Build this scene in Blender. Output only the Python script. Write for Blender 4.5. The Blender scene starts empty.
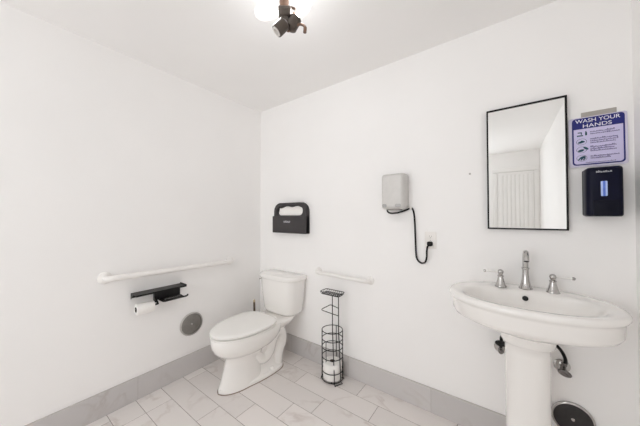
import bpy, bmesh, math, random
from mathutils import Vector, Matrix

random.seed(7)
SC = bpy.context.scene
COL = SC.collection
PI = math.pi
ROOM_W, ROOM_D, ROOM_H = 2.614, 3.85, 2.44      # x: left wall 0 -> right wall, y: back wall 0 -> front wall -ROOM_D


# ------------------------------------------------------------------ materials
def srgb(r, g, b):
    f = lambda c: (c / 255 / 12.92) if c / 255 <= 0.04045 else ((c / 255 + 0.055) / 1.055) ** 2.4
    return (f(r), f(g), f(b), 1.0)


def mat(name, rgb, rough=0.5, metal=0.0, spec=0.5, noise=0.0, nscale=8.0, bump=0.0, bscale=120.0, coat=0.0, detail=3.0):
    m = bpy.data.materials.new(name)
    m.use_nodes = True
    nt = m.node_tree
    b = nt.nodes['Principled BSDF']
    b.inputs['Base Color'].default_value = srgb(*rgb)
    b.inputs['Roughness'].default_value = rough
    b.inputs['Metallic'].default_value = metal
    b.inputs['Specular IOR Level'].default_value = spec
    b.inputs['Coat Weight'].default_value = coat
    b.inputs['Coat Roughness'].default_value = 0.08
    tc = nt.nodes.new('ShaderNodeTexCoord')
    if noise > 0:
        n = nt.nodes.new('ShaderNodeTexNoise')
        n.inputs['Scale'].default_value = nscale
        n.inputs['Detail'].default_value = detail
        nt.links.new(tc.outputs['Object'], n.inputs['Vector'])
        r = nt.nodes.new('ShaderNodeMapRange')
        r.inputs['From Min'].default_value = 0.3
        r.inputs['From Max'].default_value = 0.7
        r.inputs['To Min'].default_value = 1 - noise
        r.inputs['To Max'].default_value = 1 + noise
        nt.links.new(n.outputs['Fac'], r.inputs['Value'])
        mx = nt.nodes.new('ShaderNodeVectorMath')
        mx.operation = 'SCALE'
        mx.inputs[0].default_value = srgb(*rgb)[:3]
        nt.links.new(r.outputs['Result'], mx.inputs['Scale'])
        nt.links.new(mx.outputs['Vector'], b.inputs['Base Color'])
    if bump > 0:
        n2 = nt.nodes.new('ShaderNodeTexNoise')
        n2.inputs['Scale'].default_value = bscale
        n2.inputs['Detail'].default_value = 2
        nt.links.new(tc.outputs['Object'], n2.inputs['Vector'])
        bp = nt.nodes.new('ShaderNodeBump')
        bp.inputs['Strength'].default_value = bump
        bp.inputs['Distance'].default_value = 0.002
        nt.links.new(n2.outputs['Fac'], bp.inputs['Height'])
        nt.links.new(bp.outputs['Normal'], b.inputs['Normal'])
    return m


def tile_mat(name, rgb, vein, grout):
    """pale marble-look tile: per-tile tint and per-tile shift of the veining"""
    m = bpy.data.materials.new(name)
    m.use_nodes = True
    nt = m.node_tree
    L = nt.links.new
    b = nt.nodes['Principled BSDF']
    b.inputs['Roughness'].default_value = 0.38
    tc = nt.nodes.new('ShaderNodeTexCoord')
    at = nt.nodes.new('ShaderNodeAttribute')
    at.attribute_name = 'tile_random'
    comb = nt.nodes.new('ShaderNodeVectorMath')
    comb.operation = 'MULTIPLY_ADD'
    L(at.outputs['Fac'], comb.inputs[0])
    comb.inputs[1].default_value = (37.0, 19.0, 11.0)
    L(tc.outputs['Object'], comb.inputs[2])
    n1 = nt.nodes.new('ShaderNodeTexNoise')
    n1.inputs['Scale'].default_value = 3.2
    n1.inputs['Detail'].default_value = 5
    n1.inputs['Distortion'].default_value = 0.5
    L(comb.outputs[0], n1.inputs['Vector'])
    # thin veins where the noise crosses its middle
    sub = nt.nodes.new('ShaderNodeMath'); sub.operation = 'SUBTRACT'; sub.inputs[1].default_value = 0.5
    L(n1.outputs['Fac'], sub.inputs[0])
    ab = nt.nodes.new('ShaderNodeMath'); ab.operation = 'ABSOLUTE'
    L(sub.outputs[0], ab.inputs[0])
    vr = nt.nodes.new('ShaderNodeMapRange')
    vr.inputs['From Min'].default_value = 0.0
    vr.inputs['From Max'].default_value = 0.035
    vr.inputs['To Min'].default_value = 0.42
    vr.inputs['To Max'].default_value = 0.0
    L(ab.outputs[0], vr.inputs['Value'])
    n2 = nt.nodes.new('ShaderNodeTexNoise')
    n2.inputs['Scale'].default_value = 3.0
    n2.inputs['Detail'].default_value = 3
    L(comb.outputs[0], n2.inputs['Vector'])
    cl = nt.nodes.new('ShaderNodeMapRange')
    cl.inputs['From Min'].default_value = 0.46; cl.inputs['From Max'].default_value = 0.66
    cl.inputs['To Min'].default_value = 0.0; cl.inputs['To Max'].default_value = 1.0
    L(n2.outputs['Fac'], cl.inputs['Value'])
    vm = nt.nodes.new('ShaderNodeMath'); vm.operation = 'MULTIPLY'
    L(vr.outputs[0], vm.inputs[0]); L(cl.outputs[0], vm.inputs[1])
    mx = nt.nodes.new('ShaderNodeMix'); mx.data_type = 'RGBA'
    mx.inputs['A'].default_value = srgb(*rgb)
    mx.inputs['B'].default_value = srgb(*vein)
    L(vm.outputs[0], mx.inputs['Factor'])
    tint = nt.nodes.new('ShaderNodeMapRange')
    tint.inputs['To Min'].default_value = 0.94; tint.inputs['To Max'].default_value = 1.05
    L(at.outputs['Fac'], tint.inputs['Value'])
    sc = nt.nodes.new('ShaderNodeVectorMath'); sc.operation = 'SCALE'
    L(mx.outputs['Result'], sc.inputs[0]); L(tint.outputs[0], sc.inputs['Scale'])
    L(sc.outputs[0], b.inputs['Base Color'])
    g = mat(name + '_grout', grout, 0.9)
    return m, g


def emit_mat(name, rgb, strength, see=0.0):
    m = bpy.data.materials.new(name)
    m.use_nodes = True
    nt = m.node_tree
    nt.nodes.remove(nt.nodes['Principled BSDF'])
    e = nt.nodes.new('ShaderNodeEmission')
    e.inputs['Color'].default_value = srgb(*rgb)
    e.inputs['Strength'].default_value = strength
    out = nt.nodes['Material Output']
    if see > 0:
        t = nt.nodes.new('ShaderNodeBsdfTransparent')
        mx = nt.nodes.new('ShaderNodeMixShader')
        mx.inputs[0].default_value = see
        nt.links.new(e.outputs[0], mx.inputs[1])
        nt.links.new(t.outputs[0], mx.inputs[2])
        nt.links.new(mx.outputs[0], out.inputs[0])
    else:
        nt.links.new(e.outputs[0], out.inputs[0])
    return m


M = {
    'wall': mat('white_wall_paint', (244, 243, 242), 0.55, spec=0.3, noise=0.008, nscale=2.5, bump=0.06, bscale=90),
    'ceil': mat('white_ceiling_paint', (244, 243, 242), 0.8, spec=0.2, noise=0.01, nscale=2.0, bump=0.05, bscale=70),
    'trim': mat('white_gloss_trim', (238, 237, 235), 0.35, noise=0.01),
    'porcelain': mat('white_porcelain', (240, 238, 235), 0.16, coat=0.5, noise=0.006, nscale=3),
    'seat': mat('white_seat_plastic', (240, 239, 236), 0.25, noise=0.005),
    'bar': mat('white_powder_coat', (238, 236, 233), 0.35, noise=0.006),
    'chrome': mat('chrome', (190, 188, 186), 0.12, 1.0, noise=0.03, nscale=40),
    'dark_chrome': mat('dark_valve_chrome', (120, 117, 115), 0.18, 1.0, noise=0.15, nscale=60),  # darker, mottled chrome tone for the valves
    'steel': mat('brushed_steel', (200, 198, 195), 0.42, 1.0, noise=0.05, nscale=60, bump=0.05),
    'dryer': mat('satin_silver_casing', (206, 204, 201), 0.5, 0.2, noise=0.03, nscale=30),
    'dryer_pad': mat('grey_lower_pad', (165, 163, 161), 0.4, 0.5, noise=0.02),
    'black': mat('matte_black_metal', (26, 25, 25), 0.4, 0.1, spec=0.4, noise=0.1, nscale=30),
    'wire': mat('black_coated_wire', (34, 32, 31), 0.4, 0.3, noise=0.1, nscale=30),
    'rubber': mat('black_rubber', (32, 31, 31), 0.55, spec=0.2, noise=0.08, nscale=30),
    'darkplas': mat('charcoal_plastic', (64, 61, 62), 0.5, spec=0.25, noise=0.05, nscale=20),
    'darkplas2': mat('charcoal_plastic_cover', (66, 63, 64), 0.5, spec=0.25, noise=0.05, nscale=20),
    'soap': mat('navy_black_plastic', (12, 14, 36), 0.35, spec=0.15, noise=0.1, nscale=12),
    'soap2': mat('black_push_plate', (15, 16, 30), 0.4, spec=0.15, noise=0.1, nscale=12),
    'soapwin': mat('blue_level_window', (92, 124, 214), 0.2, noise=0.12, nscale=50),
    'soapwin2': mat('pale_level_window_edge', (176, 196, 240), 0.2, noise=0.05, nscale=50),
    'grey_label': mat('pale_grey_lettering', (205, 205, 208), 0.5, noise=0.05),
    'paper': mat('white_tissue', (243, 241, 238), 0.9, spec=0.1, noise=0.012, nscale=30, bump=0.25, bscale=160),
    'core': mat('cardboard_core', (70, 58, 50), 0.9, noise=0.1, nscale=30),
    'zinc': mat('grey_cast_cover', (140, 137, 133), 0.5, 0.6, noise=0.06, nscale=50),
    'zinc_dark': mat('dark_cast_cover', (62, 60, 60), 0.45, 0.5, noise=0.08, nscale=50),
    'bronze': mat('dark_bronze', (92, 84, 78), 0.42, 0.7, noise=0.08, nscale=40),
    'copper': mat('aged_copper', (128, 104, 90), 0.4, 0.75, noise=0.1, nscale=40),
    'insert': mat('white_socket_insert', (225, 222, 218), 0.4, noise=0.02),
    'sheet': mat('clear_laminate_margin', (214, 210, 228), 0.25, noise=0.02),
    'signblue': mat('navy_sign_ink', (13, 22, 112), 0.45, noise=0.04, nscale=30),
    'lav': mat('lavender_sign_paper', (206, 200, 233), 0.5, noise=0.02, nscale=20),
    'signwhite': mat('white_sign_ink', (236, 234, 246), 0.5, noise=0.01),
    'signtext': mat('slate_sign_ink', (84, 76, 128), 0.5, noise=0.05),
    'teal': mat('teal_sign_ink', (20, 70, 88), 0.5, noise=0.1, nscale=60),
    'taupe': mat('taupe_strip', (168, 163, 157), 0.5, noise=0.06, nscale=40),
    'frame': mat('black_mirror_frame', (24, 23, 23), 0.4, spec=0.2, noise=0.05),
    'caulk': mat('brown_caulk', (138, 122, 110), 0.8, noise=0.12, nscale=30),
    'wood': mat('brown_stained_wood', (84, 66, 50), 0.5, noise=0.2, nscale=25),
    'woodtip': mat('worn_tan_wood', (190, 172, 146), 0.6, noise=0.1, nscale=25),
    'plate': mat('white_outlet_plastic', (236, 233, 229), 0.35, noise=0.005),
    'slot': mat('outlet_slots', (120, 117, 114), 0.5, noise=0.05),
    'mark': mat('grey_nail', (178, 174, 170), 0.4, 0.6, noise=0.05),
    'hole': mat('black_void', (14, 14, 14), 0.6, noise=0.1),
    'brass': mat('satin_nickel', (180, 176, 168), 0.3, 1.0, noise=0.04),
}
M['tile'], M['tile_g'] = tile_mat('floor_tile', (227, 222, 219), (168, 152, 143), (154, 146, 140))
M['base'], M['base_g'] = tile_mat('base_tile', (202, 199, 198), (166, 155, 148), (185, 181, 178))
m = bpy.data.materials.new('mirror_glass')
m.use_nodes = True
b = m.node_tree.nodes['Principled BSDF']
b.inputs['Base Color'].default_value = (0.9, 0.91, 0.905, 1)
b.inputs['Metallic'].default_value = 1
b.inputs['Roughness'].default_value = 0.015
M['mirror'] = m
M['filament'] = emit_mat('glowing_filament', (250, 252, 255), 30.0)
M['bulb'] = emit_mat('lit_clear_bulb', (255, 250, 244), 0.7, see=0.7)


m = bpy.data.materials.new('added_window_glass')  # glazing for the unseen window added as a fill source
m.use_nodes = True
nt = m.node_tree
nt.nodes.remove(nt.nodes['Principled BSDF'])
tr = nt.nodes.new('ShaderNodeBsdfTransparent')
gl = nt.nodes.new('ShaderNodeBsdfGlossy')
gl.inputs['Roughness'].default_value = 0.02
mx = nt.nodes.new('ShaderNodeMixShader')
mx.inputs[0].default_value = 0.06
nt.links.new(tr.outputs[0], mx.inputs[1]); nt.links.new(gl.outputs[0], mx.inputs[2])
nt.links.new(mx.outputs[0], nt.nodes['Material Output'].inputs[0])
M['added_pane'] = m


# ------------------------------------------------------------------ mesh helpers
def obj(name, bm, material, parent=None, smooth=True, angle=38):
    bmesh.ops.remove_doubles(bm, verts=bm.verts, dist=1e-6)
    bmesh.ops.recalc_face_normals(bm, faces=bm.faces)
    if smooth:
        lim = math.radians(angle)
        for f in bm.faces:
            f.smooth = True
        for e in bm.edges:
            if len(e.link_faces) == 2 and e.calc_face_angle(0) > lim:
                e.smooth = False
    me = bpy.data.meshes.new(name)
    bm.to_mesh(me)
    bm.free()
    for mm in (material if isinstance(material, (list, tuple)) else [material]):
        me.materials.append(mm)
    o = bpy.data.objects.new(name, me)
    COL.objects.link(o)
    if parent is not None:
        o.parent = parent
    return o


def tag(o, label=None, cat=None, group=None, kind=None):
    if label: o['label'] = label
    if cat: o['category'] = cat
    if group: o['group'] = group
    if kind: o['kind'] = kind
    return o


def thing(name, label, cat, loc=(0, 0, 0), rotz=0.0, group=None):
    o = bpy.data.objects.new(name, None)
    o.empty_display_size = 0.05
    COL.objects.link(o)
    o.location = loc
    o.rotation_euler = (0, 0, rotz)
    return tag(o, label, cat, group)


def copy_tree(o, parent=None):
    c = o.copy()
    COL.objects.link(c)
    c.parent = parent
    for ch in list(o.children):
        copy_tree(ch, c)
    return c


def BM():
    return bmesh.new()


def box(bm, lo, hi, bevel=0.0, seg=2):
    lo, hi = Vector(lo), Vector(hi)
    c, s = (lo + hi) / 2, hi - lo
    r = bmesh.ops.create_cube(bm, size=1.0, matrix=Matrix.Translation(c) @ Matrix.Diagonal((abs(s.x), abs(s.y), abs(s.z), 1)))
    vs = r['verts']
    if bevel > 0:
        es = list({e for v in vs for e in v.link_edges})
        bmesh.ops.bevel(bm, geom=es, offset=bevel, segments=seg, affect='EDGES', profile=0.5)
    return bm


def loft(bm, rings, cap0=True, cap1=True, closed=True):
    vr = [[bm.verts.new(p) for p in r] for r in rings]
    n = len(vr[0])
    for a, bb in zip(vr, vr[1:]):
        for i in range(n if closed else n - 1):
            j = (i + 1) % n
            bm.faces.new((a[i], a[j], bb[j], bb[i]))
    if cap0: bm.faces.new(list(reversed(vr[0])))
    if cap1: bm.faces.new(vr[-1])
    return bm


def spline(pts, per=8, closed=False):
    P = [Vector(p) for p in pts]
    n = len(P)
    out = []
    for i in range(n if closed else n - 1):
        if closed:
            p0, p1, p2, p3 = P[(i - 1) % n], P[i], P[(i + 1) % n], P[(i + 2) % n]
        else:
            p0 = P[i - 1] if i > 0 else P[0] * 2 - P[1]
            p1, p2 = P[i], P[i + 1]
            p3 = P[i + 2] if i + 2 < n else P[-1] * 2 - P[-2]
        for k in range(per):
            t = k / per
            out.append(0.5 * ((2 * p1) + (-p0 + p2) * t + (2 * p0 - 5 * p1 + 4 * p2 - p3) * t * t + (-p0 + 3 * p1 - 3 * p2 + p3) * t ** 3))
    if not closed:
        out.append(P[-1].copy())
    return out


def tube(bm, pts, r, seg=10, closed=False):
    """round tube along pts; r is a number or one radius per point"""
    P = [Vector(p) for p in pts]
    n = len(P)
    R = r if isinstance(r, (list, tuple)) else [r] * n
    T = []
    for i in range(n):
        if closed:
            t = P[(i + 1) % n] - P[(i - 1) % n]
        else:
            t = P[min(i + 1, n - 1)] - P[max(i - 1, 0)]
        T.append(t.normalized())
    ref = Vector((0, 0, 1)) if abs(T[0].z) < 0.9 else Vector((1, 0, 0))
    u = T[0].cross(ref).normalized()
    rings = []
    for i in range(n):
        u = (u - T[i] * u.dot(T[i]))
        u = u.normalized() if u.length > 1e-6 else T[i].orthogonal().normalized()
        v = T[i].cross(u)
        rings.append([P[i] + (u * math.cos(2 * PI * k / seg) + v * math.sin(2 * PI * k / seg)) * R[i] for k in range(seg)])
    if closed:
        rings.append([p.copy() for p in rings[0]])
        # align the closing ring with the first by nearest start
        loft(bm, rings, False, False)
    else:
        loft(bm, rings)
    return bm


def lathe(bm, prof, origin, axis=(0, 0, 1), seg=32):
    """prof: list of (radius, height along axis); ends with radius 0 are closed"""
    a = Vector(axis).normalized()
    u = a.orthogonal().normalized()
    v = a.cross(u)
    o = Vector(origin)
    rings = [[o + a * h + (u * math.cos(2 * PI * k / seg) + v * math.sin(2 * PI * k / seg)) * max(r, 1e-4) for k in range(seg)] for r, h in prof]
    return loft(bm, rings)


def sup(a, bf, bb, n=2.0, seg=64, nb=None):
    """superellipse outline; bf reach toward -y, bb toward +y, nb its own exponent at the back"""
    out = []
    for k in range(seg):
        t = 2 * PI * k / seg
        c, s = math.cos(t), math.sin(t)
        e = n if s < 0 else (nb or n)
        x = a * math.copysign(abs(c) ** (2 / e), c)
        y = (bf if s < 0 else bb) * math.copysign(abs(s) ** (2 / e), s)
        out.append((x, y))
    return out


def ring(outline, z, cx=0, cy=0):
    return [Vector((cx + x, cy + y, z)) for x, y in outline]


def rrect(x0, x1, y0, y1, r, seg=6):
    """rounded rectangle outline, r one radius or four (bl, br, tr, tl)"""
    rs = r if isinstance(r, (tuple, list)) else (r,) * 4
    out = []
    for (cx, cy, a0, q) in ((x0, y0, PI, rs[0]), (x1, y0, 1.5 * PI, rs[1]), (x1, y1, 0, rs[2]), (x0, y1, 0.5 * PI, rs[3])):
        sx = 1 if cx == x0 else -1
        sy = 1 if cy == y0 else -1
        for k in range(seg + 1):
            a = a0 + k / seg * PI / 2
            out.append((cx + sx * q + q * math.cos(a), cy + sy * q + q * math.sin(a)))
    return out


def inset(o, d):
    cx = sum(p[0] for p in o) / len(o)
    cy = sum(p[1] for p in o) / len(o)
    hx = max(abs(p[0] - cx) for p in o)
    hy = max(abs(p[1] - cy) for p in o)
    return [(cx + (p[0] - cx) * (1 - d / hx), cy + (p[1] - cy) * (1 - d / hy)) for p in o]


def back(u, w, d):            # on the back wall: u = x, w = z, d = distance from wall
    return Vector((u, -d, w))


def left(u, w, d):            # on the left wall: u = y, w = z, d = distance from wall
    return Vector((d, u, w))


def slab(bm, outline, d0, d1, face=back, bev=0.0):
    rings = [[face(u, w, d0) for u, w in outline]]
    if bev > 0:
        for k in range(4):
            a = k / 3 * PI / 2
            o = inset(outline, bev * (1 - math.cos(a)))
            rings.append([face(u, w, d1 - bev + bev * math.sin(a)) for u, w in o])
    else:
        rings.append([face(u, w, d1) for u, w in outline])
    return loft(bm, rings)


def struct(o):
    return tag(o, kind='structure')


# ------------------------------------------------------------------ room shell
def tiles(bm_rects, name, tm, face, thick, gap_back, parent=None):
    """one mesh: a grout bed with a separate slightly raised tile per rect, tile_random on every face"""
    bm = BM()
    vals = []
    lay = bm.faces.layers.float.new('tile_random')
    for (u0, u1, w0, w1) in bm_rects:
        n0 = set(bm.faces)
        g = 0.0018
        o = [(u0 + g, w0 + g), (u1 - g, w0 + g), (u1 - g, w1 - g), (u0 + g, w1 - g)]
        bev = 0.0009
        cx, cy = (u0 + u1) / 2, (w0 + w1) / 2
        i = [(x + (bev if x < cx else -bev), y + (bev if y < cy else -bev)) for x, y in o]
        loft(bm, [[face(x, y, thick - gap_back - 0.002) for x, y in o], [face(x, y, thick - bev) for x, y in o], [face(x, y, thick) for x, y in i]], True, True)
        r = random.random()
        for f in bm.faces:
            if f not in n0:
                f[lay] = r
    n0 = set(bm.faces)
    u0 = min(r[0] for r in bm_rects); u1 = max(r[1] for r in bm_rects)
    w0 = min(r[2] for r in bm_rects); w1 = max(r[3] for r in bm_rects)
    loft(bm, [[face(x, y, d) for x, y in ((u0, w0), (u1, w0), (u1, w1), (u0, w1))] for d in (-0.02 if face is flat else 0.0, thick - gap_back)])
    for f in bm.faces:
        if f not in n0:
            f.material_index = 1
    return obj(name, bm, tm, parent, smooth=False)


def flat(u, w, d):
    return Vector((u, w, d))


PITCH, TLEN = 0.1617, 0.63
offs = [0.617, 0.157, 0.453, 0.30, 0.085, 0.535, 0.198]
rects = []
k = 0
while k * PITCH < ROOM_D:
    y1, y0 = -k * PITCH, -min((k + 1) * PITCH, ROOM_D)
    off = offs[k] if k < len(offs) else (offs[(k * 3) % 7] + 0.21 * k) % TLEN
    x = off - TLEN
    while x < ROOM_W:
        a, c = max(0, x), min(ROOM_W, x + TLEN)
        if c - a > 0.01:
            rects.append((a, c, y0, y1))
        x += TLEN
    k += 1
struct(tiles(rects, 'floor', [M['tile'], M['tile_g']], flat, 0.0, 0.0012))

T = 0.1
def wall(name, lo, hi, material):
    bm = BM()
    box(bm, lo, hi)
    return struct(obj(name, bm, material, smooth=False))


wall('wall_left', (-T, -ROOM_D - T, -0.02), (0, T, ROOM_H + T), M['wall'])
wall('wall_back', (0, 0, -0.02), (ROOM_W, T, ROOM_H + T), M['wall'])
wall('wall_right', (ROOM_W, -ROOM_D - T, -0.02), (ROOM_W + T, T, ROOM_H + T), M['wall'])
# wall behind the camera, with an unseen window added to brighten the room
WX0, WX1, WZ0, WZ1 = 0.22, 1.72, 0.70, 2.20
bm = BM()
for lo, hi in (((0, -0.02), (WX0, ROOM_H + T)), ((WX1, -0.02), (ROOM_W, ROOM_H + T)), ((WX0, -0.02), (WX1, WZ0)), ((WX0, WZ1), (WX1, ROOM_H + T))):
    box(bm, (lo[0], -ROOM_D - T, lo[1]), (hi[0], -ROOM_D, hi[1]))
struct(obj('wall_front', bm, M['wall'], smooth=False))
bm = BM()
for x in (WX0, (WX0 + WX1) / 2 - 0.02, WX1 - 0.04):
    box(bm, (x, -ROOM_D - 0.07, WZ0), (x + 0.04, -ROOM_D - 0.02, WZ1), 0.004)
for z in (WZ0, WZ1 - 0.04):
    box(bm, (WX0, -ROOM_D - 0.068, z), (WX1, -ROOM_D - 0.022, z + 0.04), 0.004)
win = struct(obj('added_window_1', bm, M['trim']))
bm = BM()
box(bm, (WX0 + 0.02, -ROOM_D - 0.047, WZ0 + 0.02), (WX1 - 0.02, -ROOM_D - 0.043, WZ1 - 0.02))
obj('added_pane', bm, M['added_pane'], win, smooth=False)
bm = BM()
box(bm, (WX0 - 0.04, -ROOM_D - 0.02, WZ0 - 0.03), (WX1 + 0.04, -ROOM_D + 0.05, WZ0), 0.005)
obj('added_sill', bm, M['trim'], win)
pd = bpy.data.lights.new('added_window_portal', 'AREA')  # samples the sky light coming through the added window
pd.shape = 'RECTANGLE'
pd.size, pd.size_y = WX1 - WX0, WZ1 - WZ0
pd.cycles.is_portal = True
po = bpy.data.objects.new('added_window_portal', pd)
COL.objects.link(po)
po.location = ((WX0 + WX1) / 2, -ROOM_D - 0.08, (WZ0 + WZ1) / 2)
po.rotation_euler = (PI / 2, 0, 0)
wall('ceiling', (0, -ROOM_D, ROOM_H), (ROOM_W, 0, ROOM_H + T), M['ceil'])

BH = 0.1607
def base_run(u0, u1, first):
    out, x = [], u0 - first
    while x < u1:
        a, c = max(u0, x), min(u1, x + TLEN)
        if c - a > 0.005:
            out.append((a, c, 0.0, BH))
        x += TLEN
    return out


struct(tiles(base_run(0.012, ROOM_W - 0.012, 0.18), 'baseboard_back', [M['base'], M['base_g']], back, 0.011, 0.001))
struct(tiles(base_run(-ROOM_D, 0.0, 0.42), 'baseboard_left', [M['base'], M['base_g']], left, 0.011, 0.001))
rightf = lambda u, w, d: Vector((ROOM_W - d, u, w))
struct(tiles(base_run(-ROOM_D, 0.0, 0.3), 'baseboard_right', [M['base'], M['base_g']], rightf, 0.011, 0.001))

# door in the wall behind the camera, seen in the mirror
dx0, dx1, dh = 2.03, 2.53, 2.08
frontf = lambda u, w, d: Vector((u, -ROOM_D + d, w))
dr = BM()
slab(dr, rrect(dx0, dx1, 0.01, dh, 0.002, 2), 0.0, 0.03, frontf)
for q in range(8):
    w = (dx1 - dx0 - 0.04) / 8
    slab(dr, rrect(dx0 + 0.02 + q * w + 0.004, dx0 + 0.02 + (q + 1) * w - 0.004, 0.06, dh - 0.05, 0.003, 2), 0.028, 0.042, frontf, 0.006)
door = struct(obj('door_1', dr, M['trim']))
hb = BM()
lathe(hb, [(0.028, 0), (0.028, 0.006), (0.01, 0.012), (0.01, 0.04), (0.024, 0.05), (0.026, 0.065), (0.014, 0.075), (0, 0.076)], (dx0 + 0.06, -ROOM_D + 0.03, 1.0), (0, 1, 0))
obj('door_knob', hb, M['brass'], door)
tb = BM()
for lo, hi in (((dx0 - 0.075, 0), (dx0 - 0.004, dh + 0.004)), ((dx1 + 0.004, 0), (dx1 + 0.07, dh + 0.004)), ((dx0 - 0.075, dh + 0.006), (dx1 + 0.07, dh + 0.08))):
    slab(tb, rrect(lo[0], hi[0], lo[1], hi[1], 0.004, 2), 0.0, 0.022, frontf, 0.006)
struct(obj('trim_1', tb, M['trim']))
struct(tiles(base_run(0.012, dx0 - 0.08, 0.1), 'baseboard_front', [M['base'], M['base_g']], frontf, 0.011, 0.001))

# ------------------------------------------------------------------ toilet
TX = 0.43
toi = thing('toilet', 'white two-piece porcelain toilet with closed lid standing in the corner', 'toilet', (TX, 0, 0))


def egg(a, yf, yb, nf=2.0, nb=2.6, mid=None, seg=72):
    mid = mid if mid is not None else yb - (yb - yf) * 0.42
    return [(x, y + mid) for x, y in sup(a, mid - yf, yb - mid, nf, seg, nb)]


bw = BM()
# front pedestal rising into the bowl
prof = [(0.0, -0.746, -0.40, 0.113), (0.012, -0.748, -0.40, 0.114), (0.035, -0.740, -0.40, 0.108), (0.10, -0.715, -0.40, 0.100),
        (0.18, -0.693, -0.40, 0.097), (0.225, -0.690, -0.38, 0.102), (0.250, -0.712, -0.33, 0.126), (0.275, -0.755, -0.29, 0.160),
        (0.305, -0.780, -0.26, 0.183), (0.34, -0.795, -0.23, 0.195), (0.375, -0.800, -0.22, 0.199), (0.398, -0.798, -0.22, 0.198), (0.405, -0.792, -0.22, 0.193)]
loft(bw, [ring(egg(hw, yf, yb, 1.88 if z < 0.23 else 2.0, 3.0), z) for z, yf, yb, hw in prof])
# rear foot, narrower waist and the shelf under the tank
prof = [(0.0, -0.50, -0.178, 0.126), (0.02, -0.50, -0.178, 0.126), (0.034, -0.50, -0.180, 0.118), (0.05, -0.50, -0.18, 0.098), (0.12, -0.50, -0.185, 0.088),
        (0.20, -0.50, -0.175, 0.088), (0.27, -0.48, -0.165, 0.092), (0.32, -0.46, -0.13, 0.11), (0.355, -0.45, -0.075, 0.145), (0.385, -0.44, -0.05, 0.165), (0.400, -0.43, -0.05, 0.166), (0.4065, -0.43, -0.055, 0.160)]
loft(bw, [ring(egg(hw, yf, yb, 2.6, 3.6), z) for z, yf, yb, hw in prof])
# long tapering foot flange joining front and rear
loft(bw, [ring(egg(0.145 * f, -0.750, -0.185, 1.75, 3.6, -0.34), z) for z, f in ((0, 1.0), (0.018, 1.0), (0.026, 0.96), (0.03, 0.85))])
# the S-shaped trapway showing on both flanks
for s in (-1, 1):
    pts = spline([(s * 0.06, -0.48, 0.20), (s * 0.066, -0.40, 0.13), (s * 0.068, -0.335, 0.16), (s * 0.07, -0.30, 0.25), (s * 0.08, -0.25, 0.315), (s * 0.078, -0.20, 0.27),
                  (s * 0.078, -0.195, 0.20), (s * 0.078, -0.23, 0.13), (s * 0.08, -0.24, 0.07), (s * 0.08, -0.24, 0.02)], 8)
    tube(bw, pts, [0.042 + 0.010 * math.sin(i / len(pts) * PI) for i in range(len(pts))], 16)
bowl = obj('bowl', bw, M['porcelain'], toi, angle=50)
ck = BM()
loft(ck, [ring(egg(0.145 + g, -0.750 - g, -0.185 + g, 1.75, 3.6, -0.34), z) for z, g in ((0, 0.0045), (0.003, 0.0045), (0.005, 0.001))])
loft(ck, [ring(egg(0.114 + g, -0.748 - g, -0.40 + g, 1.88, 3.0), z) for z, g in ((0, 0.0045), (0.003, 0.0045), (0.005, 0.001))])
tag(obj('caulk_line', ck, M['caulk'], toi), 'thin brown caulk line around the foot')
for s in (-1, 1):
    c = BM()
    lathe(c, [(0.016, 0.0), (0.016, 0.008), (0.013, 0.018), (0.007, 0.024), (0, 0.026)], (s * 0.118, -0.335, 0.026), (0, 0, 1), 20)
    obj('bolt_cap', c, M['seat'], bowl)

st = BM()
loft(st, [ring(egg(a, yf, yb, 2.0, 3.4), z) for z, a, yf, yb in ((0.4075, 0.193, -0.795, -0.304), (0.410, 0.198, -0.800, -0.300), (0.416, 0.198, -0.800, -0.300), (0.418, 0.195, -0.797, -0.302), (0.4185, 0.183, -0.785, -0.311))])
obj('toilet_seat', st, M['seat'], toi)
ld = BM()
loft(ld, [ring(egg(a, yf, yb, 2.0, 3.4), z) for z, a, yf, yb in ((0.4275, 0.184, -0.786, -0.300), (0.428, 0.197, -0.801, -0.290), (0.430, 0.199, -0.803, -0.288), (0.441, 0.1995, -0.8035, -0.288), (0.447, 0.193, -0.797, -0.294),
                                                                (0.4505, 0.172, -0.765, -0.315), (0.453, 0.11, -0.66, -0.385), (0.454, 0.03, -0.53, -0.44))])
obj('toilet_lid', ld, M['seat'], toi)
for s in (-1, 1):
    h = BM()
    box(h, (s * 0.075 - 0.022, -0.296, 0.4066), (s * 0.075 + 0.022, -0.258, 0.434), 0.008, 3)
    obj('hinge', h, M['seat'], toi)

tk = BM()
def tank_outline(hw, yf, yb, bow, seg=14):
    """rounded box in plan whose front bows outward"""
    fr = min(0.085, (yb - yf) * 0.62)
    o = rrect(-hw, hw, yf, yb, (fr, fr, 0.02, 0.02), 6)
    # subdivide the long front edge, then bow it
    res = []
    n = len(o)
    for i in range(n):
        a, c = o[i], o[(i + 1) % n]
        res.append(a)
        if i == 6:                      # the long front edge
            for q in range(1, seg):
                res.append((a[0] + (c[0] - a[0]) * q / seg, a[1] + (c[1] - a[1]) * q / seg))
    return [(x, y - bow * max(0, 1 - (x / hw) ** 2) * (1 if y < (yf + yb) / 2 else 0)) for x, y in res]


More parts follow.
